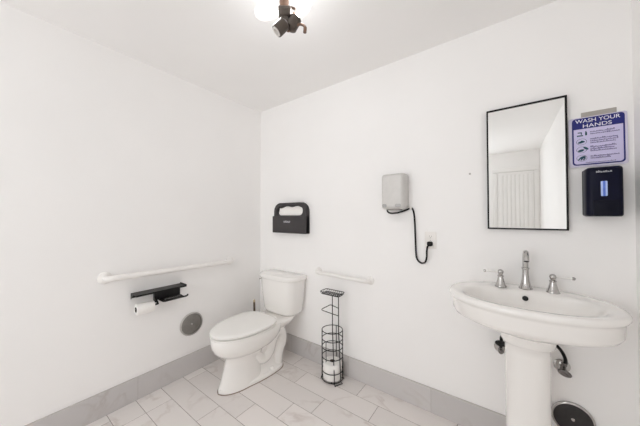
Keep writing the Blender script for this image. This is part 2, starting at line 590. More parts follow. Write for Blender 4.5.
loft(tk, [ring(tank_outline(hw, yf, yb, bow), z) for z, hw, yf, yb, bow in (
    (0.4067, 0.170, -0.150, -0.050, 0.026), (0.418, 0.190, -0.164, -0.036, 0.028), (0.440, 0.204, -0.170, -0.026, 0.030), (0.55, 0.219, -0.176, -0.022, 0.033),
    (0.65, 0.229, -0.180, -0.020, 0.034), (0.722, 0.233, -0.182, -0.018, 0.034))])
bmesh.ops.translate(tk, verts=tk.verts, vec=(-0.012, 0, 0))
tank = obj('tank', tk, M['porcelain'], toi, angle=50)
tl = BM()
loft(tl, [ring(tank_outline(hw, yf, yb, bow), z) for z, hw, yf, yb, bow in (
    (0.7235, 0.229, -0.180, -0.019, 0.034), (0.724, 0.239, -0.190, -0.004, 0.036), (0.728, 0.242, -0.193, -0.003, 0.036), (0.750, 0.243, -0.194, -0.003, 0.036), (0.759, 0.240, -0.191, -0.004, 0.036),
    (0.764, 0.233, -0.184, -0.006, 0.034), (0.766, 0.222, -0.175, -0.010, 0.032))])
bmesh.ops.translate(tl, verts=tl.verts, vec=(-0.012, 0, 0))
obj('tank_lid', tl, M['porcelain'], toi, angle=50)
fl = BM()
lathe(fl, [(0.014, 0), (0.014, 0.006), (0.008, 0.012), (0.006, 0.02), (0, 0.021)], (-0.236, -0.120, 0.695), (-1, 0, 0), 16)
tube(fl, spline([(-0.253, -0.118, 0.695), (-0.254, -0.140, 0.693), (-0.252, -0.160, 0.690)], 5), [0.0065] * 5 + [0.0055] * 5 + [0.006], 10)
tag(obj('flush_lever', fl, M['chrome'], tank), 'chrome flush lever')

# wooden handle standing in the gap behind the toilet
pl = thing('plunger', 'brown wooden plunger handle poking up between the toilet tank and the left wall', 'plunger', (0.088, -0.14, 0))
h = BM()
tube(h, [(0, 0, 0.10), (-0.008, 0, 0.25), (-0.018, 0, 0.435)], 0.0105, 12)
hd = obj('handle', h, M['wood'], pl)
h = BM()
lathe(h, [(0.0106, 0), (0.0106, 0.02), (0.006, 0.026), (0, 0.027)], (-0.018, 0, 0.435), (-0.05, 0, 1), 12)
tag(obj('handle_tip', h, M['woodtip'], hd), 'worn pale tan end of the handle')
h = BM()
lathe(h, [(0.058, 0.0), (0.06, 0.006), (0.057, 0.03), (0.045, 0.06), (0.022, 0.078), (0.016, 0.11), (0, 0.112)], (0, 0, 0.0), (0, 0, 1), 28)
obj('rubber_cup', h, M['rubber'], pl)

# ------------------------------------------------------------------ grab bars
def grab_bar(name, label, u0, u1, z0, z1, face, r, off, fr):
    g = thing(name, label, 'grab bar', face((u0 + u1) / 2, (z0 + z1) / 2, 0.0), 0, 'white grab bars')
    org = g.location
    f = lambda u, w, d: face(u, w, d) - org
    s = 1 if u1 > u0 else -1
    q = 0.032
    pts = [f(u0, z0, 0.004), f(u0, z0, off - q)]
    for k in range(1, 8):
        a = k / 8 * PI / 2
        pts.append(f(u0 + s * q * (1 - math.cos(a)), z0, off - q + q * math.sin(a)))
    n = 10
    for k in range(n + 1):
        t = k / n
        pts.append(f(u0 + s * q + (u1 - u0 - 2 * s * q) * t, z0 + (z1 - z0) * t, off))
    for k in range(1, 8):
        a = k / 8 * PI / 2
        pts.append(f(u1 - s * q * (1 - math.sin(a)), z1, off - q + q * math.cos(a)))
    pts += [f(u1, z1, off - q), f(u1, z1, 0.004)]
    bm = BM()
    tube(bm, pts, r, 18)
    obj('bar', bm, M['bar'], g)
    for u, z in ((u0, z0), (u1, z1)):
        bm = BM()
        ax = face(0, 0, 1) - face(0, 0, 0)
        lathe(bm, [(fr, 0.0), (fr, 0.004), (fr * 0.94, 0.009), (r + 0.006, 0.014), (r + 0.002, 0.018), (r, 0.018)], f(u, z, 0.0), ax, 32)
        obj('flange', bm, M['bar'], g)
    return g


grab_bar('grab_bar', 'long white grab bar on the left wall above the black paper holder', -1.308, -0.378, 0.900, 0.883, left, 0.0192, 0.06, 0.040)
grab_bar('grab_bar', 'short white grab bar on the back wall above the wire paper stand', 0.790, 1.285, 0.818, 0.807, back, 0.0155, 0.055, 0.034)

# ------------------------------------------------------------------ black toilet paper holder with shelf, and its roll
hz = thing('toilet_paper_holder', 'black metal toilet paper holder with a flat shelf on the left wall', 'paper holder', (0, -1.0, 0.74))
def L(u, w, d):
    return Vector((d, u + 1.0, w - 0.74))
bm = BM()
slab(bm, rrect(-1.165, -0.828, 0.7605, 0.7645, 0.001, 2), 0.0, 0.104, L)
slab(bm, rrect(-1.165, -0.828, 0.7535, 0.7645, 0.001, 2), 0.101, 0.104, L)
slab(bm, rrect(-0.831, -0.828, 0.76, 0.772, 0.001, 2), 0.0, 0.104, L)
obj('shelf', bm, M['black'], hz, smooth=False)
bm = BM()
slab(bm, rrect(-1.022, -0.832, 0.674, 0.761, 0.003, 3), 0.0, 0.004, L)
slab(bm, rrect(-1.165, -1.022, 0.728, 0.761, 0.003, 3), 0.0, 0.004, L)
loft(bm, [[L(-1.165, 0.722, 0.001), L(-1.165, 0.762, 0.001), L(-1.165, 0.762, 0.05)], [L(-1.161, 0.722, 0.001), L(-1.161, 0.762, 0.001), L(-1.161, 0.762, 0.05)]])
obj('back_plate', bm, M['black'], hz, smooth=False)
bm = BM()   # arm of the roll: comes out of the plate, then runs toward the camera
slab(bm, rrect(-1.024, -1.010, 0.664, 0.745, 0.003, 3), 0.0, 0.03, L, 0.002)
tube(bm, [L(-1.017, 0.70, 0.02), L(-1.017, 0.675, 0.052), L(-1.017, 0.664, 0.068), L(-1.035, 0.664, 0.07), L(-1.158, 0.664, 0.07)], 0.007, 12)
obj('roll_arm', bm, M['black'], hz)
bm = BM()   # the empty bar beside it: two rails with a raised end
slab(bm, rrect(-0.975, -0.830, 0.673, 0.677, 0.001, 2), 0.002, 0.030, L)
tube(bm, [L(-0.985, 0.675, 0.004), L(-0.985, 0.675, 0.078), L(-0.978, 0.675, 0.086), L(-0.82, 0.675, 0.086), L(-0.812, 0.679, 0.086), L(-0.811, 0.687, 0.086)], 0.0062, 12)
tube(bm, [L(-0.97, 0.675, 0.055), L(-0.835, 0.675, 0.055)], 0.004, 10)
tube(bm, [L(-0.968, 0.675, 0.028), L(-0.968, 0.675, 0.086)], 0.005, 10)
tube(bm, [L(-0.838, 0.675, 0.028), L(-0.838, 0.675, 0.086)], 0.004, 10)
obj('empty_roll_bar', bm, M['black'], hz)


def paper_roll(name, label, loc, axis, r, length, core):
    t = thing(name, label, 'toilet paper roll', loc, 0, 'toilet paper rolls')
    bm = BM()
    a = length / 2
    u = Vector(axis).normalized()
    seg = 40
    o1 = u.orthogonal().normalized(); o2 = u.cross(o1)
    P = lambda rr, h: [u * h + (o1 * math.cos(2 * PI * k / seg) + o2 * math.sin(2 * PI * k / seg)) * rr for k in range(seg)]
    rings = [P(core, -a), P(r - 0.004, -a), P(r - 0.001, -a + 0.002), P(r, -a + 0.006), P(r, a - 0.006), P(r - 0.001, a - 0.002), P(r - 0.004, a), P(core, a), P(core, -a)]
    loft(bm, rings, False, False)
    obj('paper', bm, M['paper'], t)
    bm = BM()
    loft(bm, [P(core - 0.0002, -a - 0.0006), P(core - 0.0002, a + 0.0006), P(core - 0.0025, a + 0.0006), P(core - 0.0025, -a - 0.0006), P(core - 0.0002, -a - 0.0006)], False, False)
    tag(obj('core', bm, M['core'], t), 'dark cardboard core')
    return t


paper_roll('toilet_paper_roll', 'small white toilet paper roll hanging under the black shelf on the left wall', (0.07, -1.101, 0.6595), (0, 1, 0), 0.039, 0.108, 0.0185)

# ------------------------------------------------------------------ wire paper stand and spare roll
SX, SY = 1.0, -0.105
RS = 0.083
ws = thing('toilet_paper_stand', 'tall black wire toilet paper stand with a top tray on the floor beside the toilet', 'paper stand', (SX, SY, 0))
def circ(r, z, n=36):
    return [Vector((r * math.cos(2 * PI * k / n), r * math.sin(2 * PI * k / n), z)) for k in range(n)]
for z in (0.012, 0.078, 0.185, 0.26, 0.325, 0.392):
    bm = BM()
    tube(bm, circ(RS, z), 0.0032, 8, True)
    if z < 0.02:      # cross wires the spare roll stands on
        for a in (0.5, 2.07):
            e = Vector((math.cos(a), math.sin(a), 0)) * RS
            tube(bm, [e + Vector((0, 0, z)), -e + Vector((0, 0, z))], 0.003, 8)
    obj('hoop', bm, M['wire'], ws)
ang = math.radians(-37)
def cp(a, z, r=RS):
    return Vector((r * math.cos(math.radians(a)), r * math.sin(math.radians(a)), z))
p0, p1 = cp(-46, 0), cp(-6, 0)
bm = BM()   # twin back poles rising to the tray, closed by a loop at the floor
def at(v, z): return Vector((v.x, v.y, z))
tp0, tp1 = Vector((0.022, -0.03, 0)), Vector((0.062, -0.003, 0))
tube(bm, [at(tp0, 0.672), at(tp0, 0.40), at(p0 * 0.6, 0.2), at(p0, 0.06), at(p0, 0.012), at(p0 * 1.22, 0.004), at(p1 * 1.22, 0.004), at(p1, 0.012), at(p1 * 0.98, 0.1), at(tp1, 0.40), at(tp1, 0.672)], 0.0038, 8)
obj('pole', bm, M['wire'], ws)
for a in (217, 205, 100, 30):
    bm = BM()
    tube(bm, [cp(a, 0.395), cp(a, 0.02), cp(a, 0.0035, RS * 1.1)], 0.0034, 8)
    obj('upright', bm, M['wire'], ws)
bm = BM()   # spare-roll guide hanging inside
tube(bm, spline([(-0.03, -0.045, 0.30), (-0.03, -0.045, 0.20), (-0.03, -0.045, 0.145), (-0.038, -0.05, 0.138), (-0.06, -0.055, 0.138)], 4), 0.003, 8)
obj('inner_guide', bm, M['wire'], ws)
bm = BM()   # triangular roll arm
tube(bm, [at(tp1, 0.575), (-0.02, 0.015, 0.580), (-0.03, 0.008, 0.579), (-0.068, -0.04, 0.556), (-0.070, -0.048, 0.550), (-0.06, -0.049, 0.546), at(tp1, 0.515)], 0.0034, 8)
obj('roll_arm', bm, M['wire'], ws)
bm = BM()
for z, g in ((0.688, 0.0), (0.670, 0.010)):
    o = rrect(-0.104 + g, 0.082 - g, -0.032 + g, 0.066 - g, 0.02, 5)
    tube(bm, [Vector((x, y, z)) for x, y in o], 0.003, 8, True)
for q in range(9):
    x = -0.092 + q * 0.0202
    tube(bm, [(x, -0.032, 0.688), (x, -0.023, 0.670), (x, 0.057, 0.670), (x, 0.066, 0.688)], 0.002, 6)
for q in range(3):
    y = -0.006 + q * 0.023
    tube(bm, [(-0.104, y, 0.688), (-0.094, y, 0.669), (0.072, y, 0.669), (0.082, y, 0.688)], 0.002, 6)
obj('tray', bm, M['wire'], ws)
paper_roll('toilet_paper_roll', 'large white toilet paper roll standing inside the black wire stand on the floor', (SX, SY, 0.0785), (0, 0, 1), 0.074, 0.125, 0.021)

# ------------------------------------------------------------------ seat cover dispenser
sd = thing('seat_cover_dispenser', 'charcoal plastic seat cover dispenser with an oval window on the wall above the toilet', 'dispenser', (0.48, 0, 1.148))
def B0(org):
    return lambda u, w, d: back(u, w, d) - Vector(org)
F = B0(sd.location)
def ray_out(poly, c, a):
    d = (math.cos(a), math.sin(a))
    best = None
    for (x0, y0), (x1, y1) in zip(poly, poly[1:] + poly[:1]):
        ex, ey = x1 - x0, y1 - y0
        den = d[0] * ey - d[1] * ex
        if abs(den) < 1e-12: continue
        t = ((x0 - c[0]) * ey - (y0 - c[1]) * ex) / den
        s = ((x0 - c[0]) * d[1] - (y0 - c[1]) * d[0]) / den
        if t > 0 and -1e-6 <= s <= 1 + 1e-6 and (best is None or t < best): best = t
    return (c[0] + d[0] * best, c[1] + d[1] * best)
outer = rrect(0.262, 0.684, 1.146, 1.436, (0.004, 0.004, 0.085, 0.085), 10)
hole = rrect(0.312, 0.640, 1.314, 1.404, (0.043, 0.043, 0.045, 0.045), 10)
c = (0.476, 1.359)
angs = sorted([math.atan2(p[1] - c[1], p[0] - c[0]) for p in outer + hole] + [2 * PI * k / 80 - PI for k in range(80)])
angs = [a for i, a in enumerate(angs) if i == 0 or a - angs[i - 1] > 1e-4]
ro = [ray_out(outer, c, a) for a in angs]
rh = [ray_out(hole, c, a) for a in angs]
def mixp(p, q, t): return (p[0] + (q[0] - p[0]) * t, p[1] + (q[1] - p[1]) * t)
bm = BM()
R_ = lambda poly, d: [F(u, w, d) for u, w in poly]
ro2 = inset(ro, 0.006); rh2 = inset(rh, -0.004)
loft(bm, [R_(ro, 0.0), R_(ro, 0.044), R_(inset(ro, 0.002), 0.048), R_(ro2, 0.05), R_(rh2, 0.05), R_(rh, 0.047), R_(rh, 0.022)], True, True)
obj('housing', bm, M['darkplas'], sd, angle=30)
bm = BM()
slab(bm, rrect(0.248, 0.684, 1.144, 1.308, 0.006, 4), 0.012, 0.057, F, 0.006)
lc = obj('front_cover', bm, M['darkplas2'], sd)
def scrawl(bm, u0, u1, w0, w1, n, d, face, rnd):
    """unreadable lettering: a row of small raised strokes"""
    step = (u1 - u0) / n
    for k in range(n):
        a = u0 + k * step
        ht = (w1 - w0) * rnd.choice((0.62, 0.7, 1.0, 0.7, 0.66))
        st = step * 0.30
        slab(bm, rrect(a + step * 0.1, a + step * 0.1 + st, w0, w0 + ht, st * 0.3, 1), d, d + 0.0005, face)
        slab(bm, rrect(a + step * 0.58, a + step * 0.58 + st, w0, w0 + ht * rnd.choice((0.65, 1)), st * 0.3, 1), d, d + 0.0005, face)
        y = w0 + ht * rnd.choice((0.0, 0.4, 0.8))
        slab(bm, rrect(a + step * 0.1, a + step * 0.86, y, y + ht * 0.30, st * 0.2, 1), d, d + 0.0005, face)
rnd = random.Random(3)
bm = BM()
scrawl(bm, 0.405, 0.492, 1.244, 1.270, 6, 0.0568, F, rnd)
obj('lettering', bm, M['grey_label'], lc, smooth=False)
ps = BM()   # sheaf of paper covers behind the window: folded layers with a wavy top edge
G = B0((0.48, -0.022, 1.31))
for q in range(5):
    top = [(0.320 + 0.314 * k / 16, 1.399 - q * 0.012 - 0.006 * math.sin(k * 0.9 + q) - 0.012 * (abs(k - 8) / 8) ** 2) for k in range(17)]
    o = [(0.634, 1.306), (0.320, 1.306)][::-1] + top[::-1]
    loft(ps, [[G(u, w, 0.0235 + q * 0.0022) for u, w in o], [G(u, w, 0.0250 + q * 0.0022) for u, w in o]])
o = obj('paper_seat_covers', ps, M['paper'], smooth=False)
o.location = (0.48, -0.022, 1.31)
tag(o, 'white paper seat covers showing through the oval window of the charcoal dispenser', 'paper')

# ------------------------------------------------------------------ hand dryer with cord and plug, outlet
hd = thing('hand_dryer', 'silver box hand dryer with a black cord on the back wall', 'hand dryer', (1.5, 0, 1.35))
F = B0(hd.location)
bm = BM()
o = rrect(1.418, 1.584, 1.352, 1.603, 0.022, 6)
loft(bm, [[F(u, w, d) for u, w in inset(o, i)] for d, i in ((0.0, 0.004), (0.006, 0.0), (0.06, 0.0), (0.085, 0.002), (0.096, 0.007), (0.102, 0.014), (0.104, 0.022))])
obj('casing', bm, M['dryer'], hd)
bm = BM()
slab(bm, rrect(1.434, 1.566, 1.372, 1.590, 0.014, 5), 0.1035, 0.1065, F, 0.0028)
fp = obj('front_panel', bm, M['dryer'], hd)
for u0, u1 in ((1.430, 1.462), (1.522, 1.562)):  # slightly darker grey pads at the lower front corners
    bm = BM()
    slab(bm, rrect(u0, u1, 1.366, 1.389, 0.008, 4), 0.1045, 0.1075, F, 0.002)
    obj('lower_pad', bm, M['dryer_pad'], hd)
bm = BM()
loft(bm, [[Vector((x, y, -0.004)) for x, y in rrect(-0.05, 0.05, -0.085, -0.03, 0.01, 4)], [Vector((x, y, 0.006)) for x, y in rrect(-0.05, 0.05, -0.085, -0.03, 0.01, 4)]])
obj('air_nozzle', bm, M['zinc'], hd)
bm = BM()
pts = spline([(1.448, -0.06, 1.353), (1.452, -0.055, 1.335), (1.475, -0.045, 1.325), (1.52, -0.03, 1.330), (1.565, -0.016, 1.345), (1.590, -0.011, 1.357), (1.606, -0.009, 1.360), (1.618, -0.009, 1.335), (1.625, -0.009, 1.277), (1.629, -0.009, 1.16),
              (1.633, -0.010, 1.05), (1.640, -0.013, 1.012), (1.655, -0.018, 0.994), (1.677, -0.024, 0.986), (1.698, -0.028, 0.998), (1.707, -0.029, 1.03), (1.708, -0.029, 1.07), (1.712, -0.029, 1.098), (1.718, -0.030, 1.108), (1.725, -0.028, 1.116)], 6)
tube(bm, [p - Vector(hd.location) for p in pts], 0.0058, 10)
cord = obj('power_cord', bm, M['rubber'], hd)
bm = BM()
slab(bm, rrect(1.709, 1.741, 1.104, 1.134, 0.008, 4), 0.0075, 0.034, F, 0.006)
obj('plug', bm, M['rubber'], cord)
bm = BM()
slab(bm, rrect(1.592, 1.608, 1.351, 1.371, 0.003, 3), 0.0, 0.017, F, 0.003)
obj('cord_clip', bm, M['plate'], hd)

ol = thing('wall_outlet', 'white wall outlet with a black plug in its lower socket', 'outlet', (1.726, 0, 1.142))
F = B0(ol.location)
bm = BM()
slab(bm, rrect(1.689, 1.762, 1.085, 1.199, 0.005, 4), 0.0, 0.006, F, 0.004)
obj('cover_plate', bm, M['plate'], ol)
for wz in (1.166, 1.118):
    bm = BM()
    slab(bm, [(1.726 + x, wz + y) for x, y in sup(0.017, 0.0145, 0.0145, 3.2, 28)], 0.005, 0.0072, F, 0.001)
    so = obj('socket', bm, M['plate'], ol)
    bm = BM()
    slab(bm, rrect(1.7185, 1.7205, wz - 0.002, wz + 0.008, 0.0004, 1), 0.0068, 0.0074, F)
    slab(bm, rrect(1.7315, 1.7335, wz - 0.002, wz + 0.007, 0.0004, 1), 0.0068, 0.0074, F)
    slab(bm, [(1.726 + x, wz - 0.0075 + y) for x, y in sup(0.0026, 0.0026, 0.0026, 2, 12)], 0.0068, 0.0074, F)
    obj('slots', bm, M['slot'], so, smooth=False)
bm = BM()
lathe(bm, [(0.003, 0), (0.003, 0.001), (0, 0.0014)], F(1.726, 1.142, 0.0055), (0, -1, 0), 12)
obj('screw', bm, M['mark'], ol)

# ------------------------------------------------------------------ mirror, nail
mr = thing('wall_mirror', 'rectangular wall mirror in a thin black frame above the sink', 'mirror', (2.2185, 0, 1.228))
F = B0(mr.location)
x0, x1, z0, z1 = 2.047, 2.390, 1.228, 1.921
bm = BM()
o = rrect(x0, x1, z0, z1, 0.002, 2)
i = [(max(x0 + 0.008, min(x1 - 0.008, u)), max(z0 + 0.008, min(z1 - 0.008, w))) for u, w in inset(o, 0.008)]
loft(bm, [[F(u, w, 0.0) for u, w in o], [F(u, w, 0.027) for u, w in o], [F(u, w, 0.027) for u, w in i], [F(u, w, 0.019) for u, w in i]])
obj('frame', bm, M['frame'], mr, smooth=False)
bm = BM()
slab(bm, rrect(x0 + 0.0075, x1 - 0.0075, z0 + 0.0075, z1 - 0.0075, 0.0005, 1), 0.019, 0.0215, F)
obj('glass', bm, M['mirror'], mr, smooth=False)

bm = BM()
lathe(bm, [(0.0032, 0), (0.0032, 0.006), (0.006, 0.0062), (0.006, 0.008), (0, 0.0085)], (0, 0, 0), (0, -1, 0), 12)
o = obj('nail', bm, M['mark'])
o.location = (1.958, 0, 1.564)
tag(o, 'small grey nail head in the back wall left of the mirror', 'nail')

# ------------------------------------------------------------------ hand washing sign
sg = thing('hand_washing_sign', 'blue and lavender hand washing sign on the wall right of the mirror', 'sign', (2.497, 0, 1.548))
org = sg.location
def S(u, w, d):      # the sheet leans a little off the wall
    t = (w - 1.548) / 0.25
    return Vector((u, -(d + 0.006 + 0.004 * (1 - t)), w)) - org
bm = BM()
slab(bm, rrect(2.397, 2.594, 1.547, 1.797, 0.010, 4), -0.001, 0.0, S)
obj('laminated_sheet', bm, M['sheet'], sg, smooth=False)
bm = BM()
slab(bm, rrect(2.409, 2.586, 1.556, 1.793, 0.014, 6), 0.0, 0.0006, S)
br = obj('printed_border', bm, M['signblue'], sg, smooth=False)
bm = BM()
slab(bm, rrect(2.4150, 2.5800, 1.5620, 1.7385, (0.012, 0.012, 0.001, 0.001), 6), 0.0005, 0.0010, S)
pn = obj('text_panel', bm, M['lav'], sg, smooth=False)


def text_mesh(body, u0, u1, w0, w1, d, face, name, material, parent):
    cu = bpy.data.curves.new(name, 'FONT')
    cu.body = body
    cu.align_x = 'LEFT'
    cu.offset = 0.004
    tmp = bpy.data.objects.new(name, cu)
    COL.objects.link(tmp)
    dg = bpy.context.evaluated_depsgraph_get()
    dg.update()
    me = bpy.data.meshes.new_from_object(tmp.evaluated_get(dg))
    COL.objects.unlink(tmp)
    bpy.data.objects.remove(tmp)
    bpy.data.curves.remove(cu)
    xs = [v.co.x for v in me.vertices]; ys = [v.co.y for v in me.vertices]
    a0, a1, b0, b1 = min(xs), max(xs), min(ys), max(ys)
    for v in me.vertices:
        v.co = face(u0 + (v.co.x - a0) / (a1 - a0) * (u1 - u0), w0 + (v.co.y - b0) / (b1 - b0) * (w1 - w0), d)
    me.name = name
    me.materials.clear()
    me.materials.append(material)
    o = bpy.data.objects.new(name, me)
    COL.objects.link(o)
    o.parent = parent
    return o


text_mesh('WASH YOUR', 2.421, 2.572, 1.769, 1.787, 0.0012, S, 'heading', M['signwhite'], sg)
text_mesh('HANDS', 2.448, 2.545, 1.7435, 1.7610, 0.0012, S, 'heading', M['signwhite'], sg)
rows = [(1.715, 2), (1.675, 3), (1.635, 3), (1.594, 2)]
rnd = random.Random(11)
for wz, nl in rows:
    bm = BM()
    for q in range(nl):
        w1 = wz + (nl * 0.5 - q) * 0.0098
        scrawl(bm, 2.472, 2.472 + rnd.uniform(0.068, 0.098), w1 - 0.0086, w1 - 0.0008, 16, 0.0010, S, rnd)
    obj('small_print', bm, M['signtext'], sg, smooth=False)
bm = BM()
scrawl(bm, 2.455, 2.555, 1.5655, 1.5705, 26, 0.0010, S, rnd)
obj('small_print', bm, M['signtext'], sg, smooth=False)


def disc(bm, u, w, a, b2, d, n=2.0, rot=0.0):
    cs, sn = math.cos(rot), math.sin(rot)
    a, b2 = a * 1.3, b2 * 1.45
    slab(bm, [(u + x * cs - y * sn, w + x * sn + y * cs) for x, y in sup(a, b2, b2, n, 20)], d, d + 0.0005, S)
def ring2(bm, u, w, a, th, d):
    o1 = [(u + x, w + y) for x, y in sup(a, a * 0.85, a * 0.85, 2, 28)]
    o2 = [(u + x, w + y) for x, y in sup(a - th, a * 0.85 - th, a * 0.85 - th, 2, 28)]
    loft(bm, [[S(p, q, d) for p, q in o1], [S(p, q, d + 0.0005) for p, q in o1], [S(p, q, d + 0.0005) for p, q in o2], [S(p, q, d) for p, q in o2], [S(p, q, d) for p, q in o1]], False, False)
for k, wz in enumerate((1.714, 1.674, 1.634, 1.592)):
    bm = BM()
    u = 2.442
    if k == 0:      # tap running into a basin, bottle beside it
        slab(bm, rrect(u - 0.016, u + 0.006, wz - 0.012, wz - 0.006, 0.001, 2), 0.001, 0.0015, S)
        slab(bm, rrect(u - 0.013, u + 0.002, wz + 0.004, wz + 0.009, 0.001, 2), 0.001, 0.0015, S)
        slab(bm, rrect(u - 0.002, u + 0.002, wz - 0.004, wz + 0.006, 0.0005, 2), 0.001, 0.0015, S)
        slab(bm, rrect(u + 0.013, u + 0.020, wz - 0.010, wz + 0.006, 0.002, 2), 0.001, 0.0015, S)
        slab(bm, rrect(u + 0.014, u + 0.018, wz + 0.006, wz + 0.012, 0.0005, 2), 0.001, 0.0015, S)
    else:
        ring2(bm, u, wz, 0.0185, 0.0013, 0.001)
        if k == 1:
            disc(bm, u - 0.001, wz - 0.002, 0.010, 0.0035, 0.0011, 2, 0.2); disc(bm, u + 0.004, wz + 0.001, 0.006, 0.003, 0.0012, 2, -0.5)
        elif k == 2:
            disc(bm, u - 0.002, wz - 0.004, 0.009, 0.0042, 0.0011, 2, 0.3); disc(bm, u + 0.015, wz + 0.006, 0.0085, 0.0034, 0.0012, 2, -0.7)
        else:
            disc(bm, u + 0.003, wz + 0.003, 0.009, 0.004, 0.0011, 2, 0.4)
            for q in range(3):
                disc(bm, u - 0.009 + q * 0.009, wz - 0.005, 0.006, 0.0019, 0.0012, 2, 1.0)
    obj('pictogram', bm, M['teal'], sg, smooth=False)
bm = BM()
slab(bm, rrect(2.443, 2.562, 1.775, 1.8215, 0.002, 2), 0.0, 0.003, B0((2.5025, 0, 1.80)))
o = obj('mounting_strip', bm, M['taupe'], smooth=False)
o.location = (2.5025, 0, 1.80)
tag(o, 'narrow taupe strip showing along the top edge of the hand washing sign', 'strip')

# ------------------------------------------------------------------ soap dispenser
sp = thing('soap_dispenser', 'dark navy soap dispenser with a blue level window below the hand washing sign', 'soap dispenser', (2.5, 0, 1.30))
F = B0(sp.location)
bm = BM()
slab(bm, rrect(2.443, 2.566, 1.303, 1.530, 0.008, 4), 0.0, 0.03, F, 0.003)
obj('back_plate', bm, M['soap2'], sp)
bm = BM()
o = rrect(2.441, 2.560, 1.300, 1.532, (0.010, 0.010, 0.014, 0.014), 5)
loft(bm, [[F(u, w, d) for u, w in inset(o, i)] for d, i in ((0.026, 0.001), (0.03, 0.0), (0.075, 0.0), (0.088, 0.003), (0.096, 0.009), (0.099, 0.018))])
cv = obj('cover', bm, M['soap'], sp)
bm = BM()
slab(bm, rrect(2.462, 2.544, 1.302, 1.375, (0.008, 0.008, 0.003, 0.003), 4), 0.098, 0.1035, F, 0.002)
obj('push_plate', bm, M['soap2'], sp)
bm = BM()
slab(bm, rrect(2.486, 2.507, 1.394, 1.463, 0.003, 3), 0.098, 0.1005, F, 0.001)
wn = obj('level_window', bm, M['soapwin2'], sp)
bm = BM()
slab(bm, rrect(2.4925, 2.5005, 1.394, 1.463, 0.001, 3), 0.1002, 0.1015, F, 0.0005)
obj('level_tube', bm, M['soapwin'], wn)
bm = BM()
scrawl(bm, 2.471, 2.522, 1.503, 1.514, 7, 0.0988, F, random.Random(5))
obj('lettering', bm, M['grey_label'], cv, smooth=False)

# ------------------------------------------------------------------ pedestal sink
KX, KY = 2.203, -0.264
sk = thing('pedestal_sink', 'white oval porcelain pedestal sink under the mirror', 'sink', (KX, KY, 0))
A, Bq = 0.319, 0.246
def el(a, b2, z, cy=0.0, n=2.15, seg=96):
    return [Vector((x, y + cy, z)) for x, y in sup(a, b2, b2, n, seg)]
bm = BM()
rings = [el(0.075, 0.07, 0.754, 0.0), el(0.108, 0.10, 0.757, 0.0), el(0.128, 0.118, 0.768, 0), el(0.20, 0.17, 0.786, 0), el(0.262, 0.210, 0.806, 0), el(0.294, 0.224, 0.818, 0), el(0.303, 0.231, 0.834, 0), el(0.306, 0.233, 0.882, 0),
         el(0.308, 0.235, 0.890, 0), el(0.314, 0.241, 0.895, 0), el(A, Bq, 0.903, 0), el(A + 0.001, Bq + 0.001, 0.912, 0), el(A - 0.004, Bq - 0.004, 0.921, 0), el(A - 0.012, Bq - 0.012, 0.9245, 0), el(A - 0.025, Bq - 0.025, 0.9245, 0)]
rings += [el(0.262, 0.176, 0.9225, -0.028), el(0.252, 0.167, 0.917, -0.029), el(0.242, 0.158, 0.905, -0.029), el(0.222, 0.146, 0.868, -0.034), el(0.19, 0.122, 0.826, -0.034), el(0.12, 0.08, 0.802, -0.03), el(0.05, 0.04, 0.795, -0.028), el(0.024, 0.024, 0.793, -0.028)]
loft(bm, rings)
bs = obj('basin', bm, M['porcelain'], sk, angle=60)
bm = BM()
lathe(bm, [(0.0, 0.0), (0.022, 0.0), (0.024, 0.003), (0.018, 0.005), (0, 0.005)], (0, -0.028, 0.793), (0, 0, 1), 24)
obj('drain', bm, M['chrome'], bs)
# overflow hole with a dark ring in the rear slope of the basin
bm = BM()
n = Vector((0, -0.87, 0.5)).normalized()
lathe(bm, [(0.0125, 0), (0.0125, 0.003), (0.009, 0.004), (0, 0.0041)], Vector((0.005, 0.1145, 0.884)), n, 20)
obj('overflow', bm, M['hole'], bs)
bm = BM()
def ped(a, z, n=2.5, b2=None):
    return [Vector((x + 0.003, y + 0.012, z)) for x, y in sup(a, b2 or a * 0.95, b2 or a * 0.95, n, 56)]
loft(bm, [ped(0.120, 0.0), ped(0.121, 0.03), ped(0.115, 0.055), ped(0.098, 0.085), ped(0.090, 0.12), ped(0.085, 0.20), ped(0.0835, 0.45), ped(0.084, 0.665), ped(0.086, 0.70), ped(0.095, 0.708), ped(0.101, 0.716), ped(0.102, 0.729), ped(0.104, 0.740), ped(0.105, 0.752), ped(0.09, 0.756)])
obj('pedestal', bm, M['porcelain'], sk, angle=60)

fc = thing('faucet', 'chrome widespread faucet with two lever handles on the back of the sink', 'faucet', (2.213, -0.093, 0.9225))
bm = BM()
lathe(bm, [(0.030, 0), (0.030, 0.004), (0.026, 0.009), (0.021, 0.022), (0.0165, 0.045), (0.014, 0.075), (0.0135, 0.10), (0.0165, 0.103), (0.0165, 0.109), (0.0125, 0.112), (0.0125, 0.13)], (0, 0, 0), (0, 0, 1), 28)
pts = spline([(0, 0, 0.118), (0, 0, 0.145), (0, -0.006, 0.172), (0, -0.028, 0.192), (0, -0.058, 0.192), (0, -0.082, 0.176), (0, -0.092, 0.155)], 7)
tube(bm, pts, [0.0125 - 0.0015 * i / len(pts) for i in range(len(pts))], 18)
sp_ = obj('spout', bm, M['chrome'], fc)
bm = BM()
lathe(bm, [(0.0095, 0), (0.0095, 0.004), (0.008, 0.0045), (0, 0.0045)], (0, -0.0915, 0.157), (0, -0.45, -0.9), 16)
obj('aerator', bm, M['hole'], sp_)
